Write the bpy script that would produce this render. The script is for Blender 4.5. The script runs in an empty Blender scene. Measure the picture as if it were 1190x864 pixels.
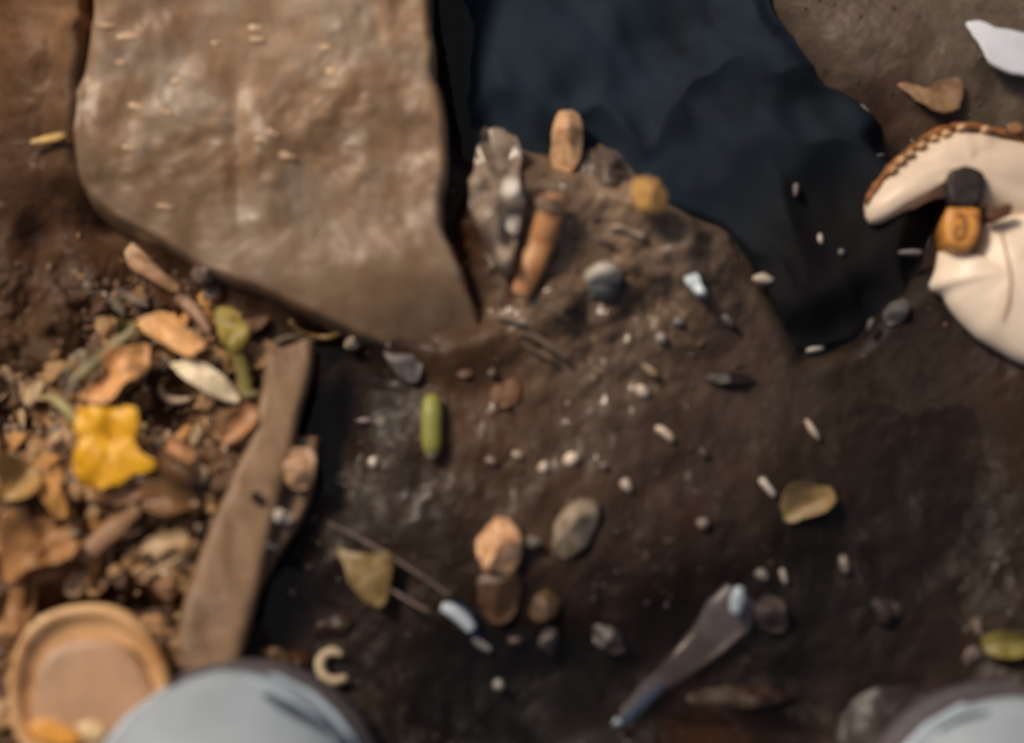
import bpy, bmesh, math, random
import numpy as np
from mathutils import Vector, Matrix
random.seed(7)
S = bpy.context.scene
COL = S.collection
# ------------------------------------------------------------------ camera, sky, sun, exposure
CAM_LOC = Vector((0.0, -0.20, 0.93)); CAM_RX = math.radians(12.0); LENS = 90.0
cam_d = bpy.data.cameras.new("camera"); cam_d.lens = LENS; cam_d.sensor_width = 36.0
cam_d.clip_start = 0.01; cam_d.clip_end = 100.0
cam_d.dof.use_dof = True; cam_d.dof.focus_distance = 1.005; cam_d.dof.aperture_fstop = 1.9
cam = bpy.data.objects.new("camera", cam_d); COL.objects.link(cam)
cam.location = CAM_LOC; cam.rotation_euler = (CAM_RX, 0, 0)
S.camera = cam
SUN_EL = math.radians(48); SUN_AZ = math.radians(-50)      # azimuth measured from +Y (top of picture) towards +X
world = bpy.data.worlds.new("World"); S.world = world; world.use_nodes = True
wn = world.node_tree.nodes; wl = world.node_tree.links
sky = wn.new("ShaderNodeTexSky"); sky.sky_type = 'NISHITA'; sky.sun_disc = False
sky.sun_elevation = SUN_EL; sky.sun_rotation = SUN_AZ
sky.air_density = 0.7; sky.dust_density = 5.0; sky.ozone_density = 0.4
bg = wn["Background"]; wl.new(sky.outputs[0], bg.inputs[0]); bg.inputs[1].default_value = 0.055
sd = bpy.data.lights.new("sun", 'SUN'); sd.energy = 2.5; sd.angle = math.radians(14); sd.color = (1.0, 0.84, 0.66)
sun = bpy.data.objects.new("sun", sd); COL.objects.link(sun)
sv = Vector((math.sin(SUN_AZ)*math.cos(SUN_EL), math.cos(SUN_AZ)*math.cos(SUN_EL), math.sin(SUN_EL)))
sun.rotation_euler = sv.to_track_quat('Z', 'Y').to_euler()
S.view_settings.view_transform = 'Standard'; S.view_settings.look = 'None'
S.view_settings.exposure = 0.0; S.view_settings.gamma = 1.0
S.render.film_transparent = False
try: S.cycles.filter_width = 2.2
except Exception: pass

# ------------------------------------------------------------------ pixel <-> ground helpers (photo pixels 1190 x 864)
CR, SR = math.cos(CAM_RX), math.sin(CAM_RX)
FPX = LENS/36.0*1190.0
def ray(px, py):
    a = (px-595.0)/FPX; b = -(py-432.0)/FPX
    return Vector((a, b*CR + SR, b*SR - CR))        # camera -Z axis is (0, sin, -cos)
def at_z(px, py, z):
    d = ray(px, py); t = (z-CAM_LOC.z)/d.z
    return CAM_LOC + d*t
def to_px(x, y, z=0.0):
    dx = x-CAM_LOC.x; dy = y-CAM_LOC.y; dz = z-CAM_LOC.z
    yc = dy*CR + dz*SR; zc = -dy*SR + dz*CR
    return 595.0 + FPX*dx/(-zc), 432.0 - FPX*yc/(-zc)
U = 0.93/FPX/CR*1.02                                 # metres per photo pixel on the ground

# ------------------------------------------------------------------ value noise
_rs = np.random.RandomState(11); _T = _rs.rand(256, 256)
def vnoise(x, y, f, o=0.0):
    x = np.asarray(x)*f + o; y = np.asarray(y)*f + o*1.7
    xi = np.floor(x).astype(int); yi = np.floor(y).astype(int); fx = x-xi; fy = y-yi
    fx = fx*fx*(3-2*fx); fy = fy*fy*(3-2*fy)
    a = _T[xi % 256, yi % 256]; b = _T[(xi+1) % 256, yi % 256]; c = _T[xi % 256, (yi+1) % 256]; d = _T[(xi+1) % 256, (yi+1) % 256]
    return (a*(1-fx)+b*fx)*(1-fy) + (c*(1-fx)+d*fx)*fy - 0.5
def fbm(x, y, f, n=4, o=0.0, g=0.5):
    s = 0; a = 1.0
    for i in range(n): s = s + a*vnoise(x, y, f*2.03**i, o+13.7*i); a *= g
    return s
def poly_sd(u, v, pts):                              # signed distance, positive inside
    u = np.asarray(u, float); v = np.asarray(v, float)
    d = np.full(u.shape, 1e9); ins = np.zeros(u.shape, bool); n = len(pts)
    for i in range(n):
        ax, ay = pts[i]; bx, by = pts[(i+1) % n]; ex, ey = bx-ax, by-ay
        t = np.clip(((u-ax)*ex+(v-ay)*ey)/(ex*ex+ey*ey+1e-9), 0, 1)
        d = np.minimum(d, np.hypot(u-ax-t*ex, v-ay-t*ey))
        with np.errstate(divide='ignore', invalid='ignore'):
            c = ((ay > v) != (by > v)) & (u < (bx-ax)*(v-ay)/((by-ay) if by != ay else 1e-9)+ax)
        ins ^= c
    return np.where(ins, d, -d)
def sstep(a, b, x):
    t = np.clip((x-a)/(b-a), 0, 1); return t*t*(3-2*t)

# ------------------------------------------------------------------ terrain height (metres), designed on the ground plane
MOUND = [(556,200),(580,148),(612,124),(662,116),(706,138),(745,158),(766,196),(800,212),(858,236),(895,320),(890,430),(760,500),(610,480),(548,400),(536,270)]
HOLLOW = [(500,-120),(508,60),(530,180),(600,210),(740,230),(850,270),(905,350),(935,410),(1000,390),(1085,305),(1100,230),(1040,140),(960,80),(900,10),(870,-120)]
LITTER = [(-300,270),(110,270),(230,320),(330,390),(320,470),(215,740),(230,900),(-300,900)]
def g2(u, v, cx, cy, sx, sy): return np.exp(-0.5*(((u-cx)/sx)**2+((v-cy)/sy)**2))
def height_px(u, v, x, y):
    h = 0.0045*fbm(x, y, 18, 3, 1.0) + 0.0030*fbm(x, y, 60, 4, 5.0, 0.5)
    wet = sstep(300, 900, u+0.3*v)                    # mud is smoother towards the pool
    h = h*(1.15-0.35*wet)
    h = h - 0.020*sstep(-25, 45, poly_sd(u, v, HOLLOW))
    m = sstep(-10, 42+75*sstep(700, 860, u)+50*sstep(320, 440, v), poly_sd(u, v, MOUND)+22*fbm(x, y, 50, 4, 9.0, .6))
    h = h + m*(0.005 + 0.015*(1-sstep(230, 450, v)) + 0.008*fbm(x, y, 60, 4, 21.0, 0.52))
    l = sstep(-10, 60, poly_sd(u, v, LITTER))
    h = h + l*(0.004 + 0.008*fbm(x, y, 70, 4, 31.0, 0.6))
    h = h - 0.012*g2(u, v, 600, 800, 190, 70) - 0.010*g2(u, v, 345, 700, 60, 60) - 0.010*g2(u, v, 385, 480, 35, 60)
    h = h - 0.011*sstep(0, 1, (g2(u, v, 1060, 620, 150, 190)+g2(u, v, 900, 760, 130, 60))*0.9)
    h = h + (0.006+0.020*(1-sstep(-150, 400, v)))*sstep(-70, 70, u)*(1-sstep(100, 125, u+16*fbm(x, y, 70, 3, 3.0)))*(1-sstep(200, 270, v))
    sdl = -poly_sd(u, v, [(84,205),(118,240),(180,276),(240,306),(300,332),(360,358),(420,384),(480,406),(535,424),(400,200),(100,60)])
    h = h + 0.008*(1-sstep(0, 34, np.abs(sdl+4*fbm(x, y, 90, 2, 1.0))))*(1-sstep(440, 560, u))
    h = h + 0.010*g2(u, v, 545, 408, 40, 22) - 0.008*g2(u, v, 372, 440, 26, 70)
    h = h + 0.010*g2(u, v, 1110, 40, 150, 60) + 0.002*g2(u, v, 1180, 700, 60, 60)
    h = h - 0.010*g2(u, v, 40, 275, 16, 18) - 0.012*g2(u, v, 128, 262, 26, 18) - 0.008*g2(u, v, 35, 350, 16, 26) - 0.010*g2(u, v, 30, 480, 30, 30)
    h = h - 0.010*g2(u, v, 200, 470, 30, 26) - 0.010*g2(u, v, 110, 705, 110, 14)
    return h
NX, NY = 640, 500
def axis(n, half):                                   # dense in the middle, growing outwards to several metres
    s = np.linspace(-1, 1, n); a = np.abs(s)
    return np.sign(s)*np.where(a < 0.9, half*a/0.9, half + (np.exp((a-0.9)*10*4.2)-1)*0.11)
XS = axis(NX, 0.26); YS = axis(NY, 0.22)
GX, GY = np.meshgrid(XS, YS, indexing='xy')
cu, cv = to_px(np.clip(GX, -0.5, 0.5), np.clip(GY, -0.5, 0.5))
GZ = height_px(cu, cv, GX, GY)
def gz(x, y):
    i = int(np.clip(np.searchsorted(XS, x)-1, 0, NX-2)); j = int(np.clip(np.searchsorted(YS, y)-1, 0, NY-2))
    fx = (x-XS[i])/(XS[i+1]-XS[i]); fy = (y-YS[j])/(YS[j+1]-YS[j])
    return float((GZ[j, i]*(1-fx)+GZ[j, i+1]*fx)*(1-fy)+(GZ[j+1, i]*(1-fx)+GZ[j+1, i+1]*fx)*fy)
def P(px, py, dz=0.0, absz=None):
    if absz is not None: return at_z(px, py, absz)
    z = 0.0
    for _ in range(4):
        p = at_z(px, py, z+dz); z = gz(p.x, p.y)
    return at_z(px, py, z+dz)

# ------------------------------------------------------------------ materials
def lin(c): return tuple(((v/255)/12.92 if v/255 <= 0.04045 else ((v/255+0.055)/1.055)**2.4) for v in c)
_mc = {}
def mat(col, rough=0.5, var=0.35, scale=260, bump=0.4, spec=0.5, second=None, dist=0.0006, sub=0.0, coat=0.0):
    key = (col, rough, var, scale, bump, spec, second, dist, sub, coat)
    if key in _mc: return _mc[key]
    m = bpy.data.materials.new("surface"); m.use_nodes = True; nt = m.node_tree; N = nt.nodes; L = nt.links
    b = N["Principled BSDF"]; tc = N.new("ShaderNodeTexCoord")
    n1 = N.new("ShaderNodeTexNoise"); n1.inputs["Scale"].default_value = scale; n1.inputs["Detail"].default_value = 5; n1.inputs["Roughness"].default_value = 0.62
    L.new(tc.outputs["Object"], n1.inputs["Vector"])
    r = N.new("ShaderNodeValToRGB"); c = lin(col); c2 = lin(second) if second else tuple(v*(1-var) for v in c)
    hi = tuple(min(0.9, v*(1+var*0.55)) for v in c)
    r.color_ramp.elements[0].position = 0.33; r.color_ramp.elements[0].color = (*c2, 1)
    r.color_ramp.elements[1].position = 0.68; r.color_ramp.elements[1].color = (*hi, 1)
    e = r.color_ramp.elements.new(0.5); e.color = (*c, 1)
    L.new(n1.outputs["Fac"], r.inputs["Fac"]); L.new(r.outputs["Color"], b.inputs["Base Color"])
    n2 = N.new("ShaderNodeTexNoise"); n2.inputs["Scale"].default_value = scale*2.3; n2.inputs["Detail"].default_value = 4
    L.new(tc.outputs["Object"], n2.inputs["Vector"])
    mr = N.new("ShaderNodeMapRange"); mr.inputs["To Min"].default_value = max(0.05, rough-0.18); mr.inputs["To Max"].default_value = min(1, rough+0.2)
    L.new(n2.outputs["Fac"], mr.inputs["Value"]); L.new(mr.outputs[0], b.inputs["Roughness"])
    bp = N.new("ShaderNodeBump"); bp.inputs["Strength"].default_value = bump; bp.inputs["Distance"].default_value = dist
    L.new(n2.outputs["Fac"], bp.inputs["Height"]); L.new(bp.outputs["Normal"], b.inputs["Normal"])
    b.inputs["Specular IOR Level"].default_value = spec
    if sub: b.inputs["Subsurface Weight"].default_value = sub; b.inputs["Subsurface Radius"].default_value = (0.004, 0.002, 0.001); b.inputs["Subsurface Scale"].default_value = 1.0
    if coat: b.inputs["Coat Weight"].default_value = coat; b.inputs["Coat Roughness"].default_value = 0.12
    _mc[key] = m; return m

# ------------------------------------------------------------------ object helpers
def finish(name, verts, faces, m, parent=None, smooth=True, origin=None):
    c = Vector(origin) if origin is not None else sum((Vector(v) for v in verts), Vector())/len(verts)
    if parent is not None: pc = parent.location.copy(); off = pc
    else: off = c
    me = bpy.data.meshes.new(name); me.from_pydata([tuple(Vector(v)-off) for v in verts], [], faces)
    bm = bmesh.new(); bm.from_mesh(me); bmesh.ops.recalc_face_normals(bm, faces=bm.faces); bm.to_mesh(me); bm.free()
    if smooth: me.polygons.foreach_set("use_smooth", [True]*len(me.polygons))
    me.materials.append(m); me.update()
    o = bpy.data.objects.new(name, me); COL.objects.link(o)
    if parent is not None: o.parent = parent
    else: o.location = off
    return o
def tag(o, label, cat, group=None, kind=None):
    if label: o['label'] = label
    if cat: o['category'] = cat
    if group: o['group'] = group
    if kind: o['kind'] = kind
    return o
def empty(name, loc, label, cat, group=None):
    o = bpy.data.objects.new(name, None); COL.objects.link(o); o.location = loc; o.empty_display_size = 0.01
    return tag(o, label, cat, group)
def crom(pts, n=4, closed=True):
    out = []; k = len(pts); pts = [Vector(p) for p in pts]
    rng = range(k) if closed else range(k-1)
    for i in rng:
        p0 = pts[(i-1) % k] if closed or i > 0 else pts[0]; p1 = pts[i]; p2 = pts[(i+1) % k]
        p3 = pts[(i+2) % k] if closed or i+2 < k else pts[-1]
        for j in range(n):
            t = j/n
            out.append(0.5*((2*p1)+(p2-p0)*t+(2*p0-5*p1+4*p2-p3)*t*t+(3*p1-p0-3*p2+p3)*t**3))
    if not closed: out.append(pts[-1])
    return out
_seed = [0]
def blob(name, outline, th, m, parent=None, lift=0.0, mode='stone', curl=0.0, rough=0.0, n=4, drape=0.0, centre=None, absz=None, ridge=0.0, sink=0.0015, ragged=0.13):
    """solid from a traced plan outline (photo pixels), real thickness th; stone = domed, leaf = thin and curled, chip = flat topped"""
    _seed[0] += 1; sd_ = _seed[0]*3.17
    if centre is None: centre = (sum(p[0] for p in outline)/len(outline), sum(p[1] for p in outline)/len(outline))
    c0 = P(centre[0], centre[1], lift) if absz is None else at_z(centre[0], centre[1], absz)
    if absz is None: base = gz(c0.x, c0.y)+lift
    else: base = absz
    top_ref = base + (th*0.5 if mode != 'leaf' else 0)
    ring = crom([at_z(px, py, top_ref) for px, py in outline], n)
    if ragged:
        cx_ = sum(p.x for p in ring)/len(ring); cy_ = sum(p.y for p in ring)/len(ring)
        for p in ring:
            k = 1+ragged*float(fbm(p.x, p.y, 260, 3, sd_, .7)); p.x = cx_+(p.x-cx_)*k; p.y = cy_+(p.y-cy_)*k
    planes = [(math.cos(a), math.sin(a), random.uniform(.5, 1.5), random.uniform(.75, 1.25)) for a in [random.uniform(0, 6.28)+i for i in range(6)]]
    size_ = max(1e-4, sum((p-sum(ring, Vector())/len(ring)).length for p in ring)/len(ring))
    c = at_z(centre[0], centre[1], top_ref); c.z = 0
    rs = {'rock': [1, .97, .9, .8, .68, .55, .42, .28, .14], 'stone': [1, .96, .86, .7, .5, .27], 'chip': [1, .97, .9, .7, .45, .22], 'leaf': [1, .93, .8, .62, .42, .2]}[mode]
    V = []; F = []; K = len(ring)
    # main axis for leaf curl
    far = max(ring, key=lambda p: (Vector((p.x-c.x, p.y-c.y))).length); ax = Vector((far.x-c.x, far.y-c.y)).normalized()
    L = max(1e-4, (Vector((far.x-c.x, far.y-c.y))).length)
    def zt(x, y, r):
        gdr = drape*(gz(x, y)-gz(c0.x, c0.y)) if drape else 0
        nz = rough*float(fbm(x, y, 130, 3, sd_))
        if mode == 'stone': z = base + th*(max(0, 1-r*r))**0.5*0.9 + th*0.1 + nz
        elif mode == 'rock':
            X = (x-c.x)/size_; Y = (y-c.y)/size_
            f_ = min([1.0]+[h_-(X*a_+Y*b_)*k_*.8 for a_, b_, k_, h_ in planes]); z = base + th*max(.02, min(f_, 1.15*(1-r**5)**.5)) + nz
        elif mode == 'chip': z = base + th*(1-max(0, (r-0.85)/0.15)**2*0.45) + nz
        else:
            dx, dy = x-c.x, y-c.y; across = (-dx*ax.y+dy*ax.x)/L; along = (dx*ax.x+dy*ax.y)/L
            z = base + th + curl*(across*across*3.0 - 0.5*along*along) - ridge*max(0, 1-abs(across)*9) + nz
        return z+gdr
    for r in rs:
        for p in ring:
            x = c.x+(p.x-c.x)*r; y = c.y+(p.y-c.y)*r; V.append((x, y, zt(x, y, r)))
    V.append((c.x, c.y, zt(c.x, c.y, 0))); ct = len(V)-1
    for a in range(len(rs)-1):
        for i in range(K): j = (i+1) % K; F.append((a*K+i, a*K+j, (a+1)*K+j, (a+1)*K+i))
    a = len(rs)-1
    for i in range(K): F.append((a*K+i, a*K+(i+1) % K, ct))
    b0 = len(V)
    for q, r in enumerate([1.0, 0.6] if mode != 'leaf' else [0.995, .8, .42]):
        for p in ring:
            x = c.x+(p.x-c.x)*r; y = c.y+(p.y-c.y)*r
            V.append((x, y, zt(x, y, r)-th if mode == 'leaf' else base-sink+ (drape*(gz(x, y)-gz(c0.x, c0.y)) if drape else 0)))
    nb = 2 if mode != 'leaf' else 3
    V.append((c.x, c.y, (zt(c.x, c.y, 0)-th) if mode == 'leaf' else base-sink)); cb = len(V)-1
    for i in range(K): j = (i+1) % K; F.append((i, b0+i, b0+j, j))
    for q in range(nb-1):
        for i in range(K): j = (i+1) % K; F.append((b0+q*K+i, b0+(q+1)*K+i, b0+(q+1)*K+j, b0+q*K+j))
    q = nb-1
    for i in range(K): F.append((b0+q*K+i, cb, b0+q*K+(i+1) % K))
    return finish(name, V, F, m, parent)
def strip(name, pts, widths, flat, m, parent=None, lift=0.0, n=5, seg=8, absz=None, wob=0.0):
    """tapering rod or narrow blade along a traced centre line; flat = thickness / width"""
    if absz is None: C = [P(a, b, lift) for a, b in pts]
    elif isinstance(absz, (list, tuple)): C = [at_z(a, b, z) for (a, b), z in zip(pts, absz)]
    else: C = [at_z(a, b, absz) for a, b in pts]
    C = crom(C, n, False)
    W = np.interp(np.linspace(0, len(widths)-1, len(C)), range(len(widths)), widths)*U*0.5
    V = []; F = []
    for i, p in enumerate(C):
        d = (C[min(i+1, len(C)-1)]-C[max(i-1, 0)]).normalized(); s = d.cross(Vector((0, 0, 1))).normalized(); u = s.cross(d)
        for k in range(seg):
            a = 2*math.pi*k/seg; w = W[i]*(1+wob*float(fbm(p.x*1.0+k*0.01, p.y, 150, 2, 3.3+i*0.2)))
            V.append(p + s*math.cos(a)*w + u*(math.sin(a)*w*flat + W.max()*flat*0.8))
    for i in range(len(C)-1):
        for k in range(seg): j = (k+1) % seg; F.append((i*seg+k, i*seg+j, (i+1)*seg+j, (i+1)*seg+k))
    F.append(tuple(range(seg))); F.append(tuple((len(C)-1)*seg+k for k in range(seg)))
    return finish(name, V, F, m, parent)
def ell(cx, cy, w, h, rot=0, n=9, jit=0.16):
    r = math.radians(-rot); out = []
    for i in range(n):
        a = 2*math.pi*i/n; k = 1+random.uniform(-jit, jit)
        x = math.cos(a)*w*0.5*k; y = math.sin(a)*h*0.5*k
        out.append((cx+x*math.cos(r)-y*math.sin(r), cy+x*math.sin(r)+y*math.cos(r)))
    return out

# ================================================================== SETTING
# ground: one sheet to the horizon, dense where the camera looks
SOIL_SHADE = [((20,60),(100,75,54)),((85,60),(116,92,70)),((85,140),(104,82,64)),((50,160),(84,64,48)),((385,440),(24,18,15)),((375,560),(30,23,20)),((335,650),(24,18,15)),((520,60),(15,12,10)),((525,150),(24,17,12)),((525,240),(44,30,20)),((40,250),(78,58,44)),((60,330),(74,56,42)),((-100,400),(72,53,38)),((30,400),(76,57,42)),((120,330),(70,52,40)),((80,620),(116,86,56)),((200,640),(98,74,50)),((130,480),(88,62,40)),((230,560),(90,68,48)),  # soil tones with shade beside slab, wood and dish put into the colour
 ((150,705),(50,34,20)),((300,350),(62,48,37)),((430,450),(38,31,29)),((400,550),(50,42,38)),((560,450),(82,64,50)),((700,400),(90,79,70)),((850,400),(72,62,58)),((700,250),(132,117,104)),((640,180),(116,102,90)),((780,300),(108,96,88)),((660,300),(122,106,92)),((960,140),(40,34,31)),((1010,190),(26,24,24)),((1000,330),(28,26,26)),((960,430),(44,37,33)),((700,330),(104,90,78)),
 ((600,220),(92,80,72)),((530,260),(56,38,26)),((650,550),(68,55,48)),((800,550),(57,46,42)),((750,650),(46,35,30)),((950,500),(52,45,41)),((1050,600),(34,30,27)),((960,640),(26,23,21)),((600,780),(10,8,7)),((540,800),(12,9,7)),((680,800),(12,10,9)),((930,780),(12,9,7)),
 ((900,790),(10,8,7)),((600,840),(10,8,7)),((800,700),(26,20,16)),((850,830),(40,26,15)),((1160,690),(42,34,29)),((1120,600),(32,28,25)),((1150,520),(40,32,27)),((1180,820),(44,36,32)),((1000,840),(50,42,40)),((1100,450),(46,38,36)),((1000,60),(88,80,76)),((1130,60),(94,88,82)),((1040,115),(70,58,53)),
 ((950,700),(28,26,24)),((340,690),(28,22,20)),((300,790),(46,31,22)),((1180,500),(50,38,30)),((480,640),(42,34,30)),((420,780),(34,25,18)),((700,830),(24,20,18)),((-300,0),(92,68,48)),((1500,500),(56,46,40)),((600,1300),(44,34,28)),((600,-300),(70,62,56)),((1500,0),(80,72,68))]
pp = np.array([a for a, b in SOIL_SHADE], float); cc = np.array([lin(b) for a, b in SOIL_SHADE])*np.array([1.06, .94, .80])
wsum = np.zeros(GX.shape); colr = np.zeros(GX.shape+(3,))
wu = cu + 38*fbm(GX, GY, 45, 4, 50.0); wv = cv + 38*fbm(GX, GY, 45, 4, 70.0)     # ragged borders between soil and shade tones
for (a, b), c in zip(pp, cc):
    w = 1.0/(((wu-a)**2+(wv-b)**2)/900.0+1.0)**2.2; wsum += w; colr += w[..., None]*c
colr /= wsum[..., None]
verts = np.stack([GX, GY, GZ], -1).reshape(-1, 3)
idx = np.arange(NX*NY).reshape(NY, NX)
fc = np.stack([idx[:-1, :-1], idx[:-1, 1:], idx[1:, 1:], idx[1:, :-1]], -1).reshape(-1, 4)
me = bpy.data.meshes.new("ground"); me.vertices.add(len(verts)); me.vertices.foreach_set("co", verts.ravel())
me.loops.add(fc.size); me.loops.foreach_set("vertex_index", fc.ravel().astype(np.int32))
me.polygons.add(len(fc)); me.polygons.foreach_set("loop_start", np.arange(0, fc.size, 4, dtype=np.int32)); me.polygons.foreach_set("loop_total", np.full(len(fc), 4, np.int32))
me.update(calc_edges=True); me.polygons.foreach_set("use_smooth", np.ones(len(fc), bool))
at = me.color_attributes.new("soil_shade", 'FLOAT_COLOR', 'POINT')
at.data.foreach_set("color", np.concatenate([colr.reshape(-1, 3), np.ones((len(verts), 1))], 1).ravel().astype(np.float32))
wet_ = np.clip(g2(cu, cv, 700, 290, 130, 110)+.45*g2(cu, cv, 640, 520, 170, 60)+.35*g2(cu, cv, 440, 430, 50, 25)+.25*g2(cu, cv, 900, 640, 60, 40), 0, 1)
aw = me.attributes.new("wetness", 'FLOAT', 'POINT'); aw.data.foreach_set("value", wet_.ravel().astype(np.float32))
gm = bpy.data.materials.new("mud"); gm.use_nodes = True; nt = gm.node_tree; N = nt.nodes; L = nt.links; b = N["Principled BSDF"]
a_ = N.new("ShaderNodeAttribute"); a_.attribute_name = "soil_shade"; tc = N.new("ShaderNodeTexCoord")
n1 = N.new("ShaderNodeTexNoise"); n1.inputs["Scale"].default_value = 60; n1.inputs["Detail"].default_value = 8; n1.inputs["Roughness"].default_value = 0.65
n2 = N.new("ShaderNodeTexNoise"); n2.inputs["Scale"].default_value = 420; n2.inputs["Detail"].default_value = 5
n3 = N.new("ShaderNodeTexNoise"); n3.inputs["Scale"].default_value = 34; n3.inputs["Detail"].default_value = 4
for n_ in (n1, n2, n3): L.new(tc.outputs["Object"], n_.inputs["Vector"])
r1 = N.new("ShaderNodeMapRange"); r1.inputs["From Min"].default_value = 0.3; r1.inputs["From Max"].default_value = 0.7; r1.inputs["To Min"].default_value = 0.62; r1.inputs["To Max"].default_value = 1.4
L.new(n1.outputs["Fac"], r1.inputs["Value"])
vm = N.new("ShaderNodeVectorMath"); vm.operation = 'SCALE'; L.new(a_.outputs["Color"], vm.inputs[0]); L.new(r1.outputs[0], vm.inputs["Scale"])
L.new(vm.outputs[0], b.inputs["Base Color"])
r2 = N.new("ShaderNodeMapRange"); r2.inputs["From Min"].default_value = 0.35; r2.inputs["From Max"].default_value = 0.65; r2.inputs["To Min"].default_value = 0.28; r2.inputs["To Max"].default_value = 0.75
L.new(n3.outputs["Fac"], r2.inputs["Value"]); L.new(r2.outputs[0], b.inputs["Roughness"])
ad = N.new("ShaderNodeMath"); ad.operation = 'ADD'; L.new(n1.outputs["Fac"], ad.inputs[0]); L.new(n2.outputs["Fac"], ad.inputs[1])
bp = N.new("ShaderNodeBump"); bp.inputs["Strength"].default_value = 0.5; bp.inputs["Distance"].default_value = 0.0010
L.new(ad.outputs[0], bp.inputs["Height"]); L.new(bp.outputs["Normal"], b.inputs["Normal"])
b.inputs["Specular IOR Level"].default_value = 0.18
n4 = N.new("ShaderNodeTexNoise"); n4.inputs["Scale"].default_value = 150; n4.inputs["Detail"].default_value = 3; mp = N.new("ShaderNodeMapping"); mp.inputs["Rotation"].default_value = (0, 0, math.radians(38)); mp.inputs["Scale"].default_value = (1, .45, 1)
L.new(tc.outputs["Object"], mp.inputs[0]); L.new(mp.outputs[0], n4.inputs["Vector"])
b4 = N.new("ShaderNodeBump"); b4.inputs["Strength"].default_value = .8; b4.inputs["Distance"].default_value = .0016; L.new(n4.outputs["Fac"], b4.inputs["Height"]); L.new(b4.outputs[0], b.inputs["Coat Normal"])
r4 = N.new("ShaderNodeMapRange"); r4.inputs["From Min"].default_value = .42; r4.inputs["From Max"].default_value = .72; L.new(n3.outputs["Fac"], r4.inputs["Value"]); aw_ = N.new("ShaderNodeAttribute"); aw_.attribute_name = "wetness"; mw = N.new("ShaderNodeMath"); mw.operation = 'MULTIPLY'; L.new(r4.outputs[0], mw.inputs[0]); L.new(aw_.outputs["Fac"], mw.inputs[1]); m5 = N.new("ShaderNodeMath"); m5.operation = 'MULTIPLY'; m5.inputs[1].default_value = 1.6; m5.use_clamp = True; L.new(mw.outputs[0], m5.inputs[0]); L.new(m5.outputs[0], b.inputs["Coat Weight"])
b.inputs["Coat Roughness"].default_value = .2
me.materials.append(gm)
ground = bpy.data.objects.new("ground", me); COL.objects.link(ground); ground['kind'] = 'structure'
# murky water lying in the hollows
WZ = -0.0085
wm = bpy.data.materials.new("murky_water"); wm.use_nodes = True; nt = wm.node_tree; N = nt.nodes; L = nt.links; N.remove(N["Principled BSDF"])
tr = N.new("ShaderNodeBsdfTransparent"); tr.inputs[0].default_value = (0.88, 0.84, 0.80, 1)
gl = N.new("ShaderNodeBsdfGlossy"); gl.inputs["Roughness"].default_value = 0.08; gl.inputs[0].default_value = (1, 1, 1, 1)
fr = N.new("ShaderNodeFresnel"); fr.inputs[0].default_value = 1.33; mx = N.new("ShaderNodeMixShader")
tc = N.new("ShaderNodeTexCoord"); nn = N.new("ShaderNodeTexNoise"); nn.inputs["Scale"].default_value = 40; L.new(tc.outputs["Object"], nn.inputs["Vector"])
bb = N.new("ShaderNodeBump"); bb.inputs["Strength"].default_value = 0.12; bb.inputs["Distance"].default_value = 0.001; L.new(nn.outputs["Fac"], bb.inputs["Height"]); L.new(bb.outputs[0], gl.inputs["Normal"])
L.new(fr.outputs[0], mx.inputs[0]); L.new(tr.outputs[0], mx.inputs[1]); L.new(gl.outputs[0], mx.inputs[2]); L.new(mx.outputs[0], N["Material Output"].inputs[0])
water = finish("water", [(-.6, -.5, WZ), (.6, -.5, WZ), (.6, .5, WZ), (-.6, .5, WZ)], [(0, 1, 2, 3)], wm, origin=(0, 0, WZ)); water['kind'] = 'structure'

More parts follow.
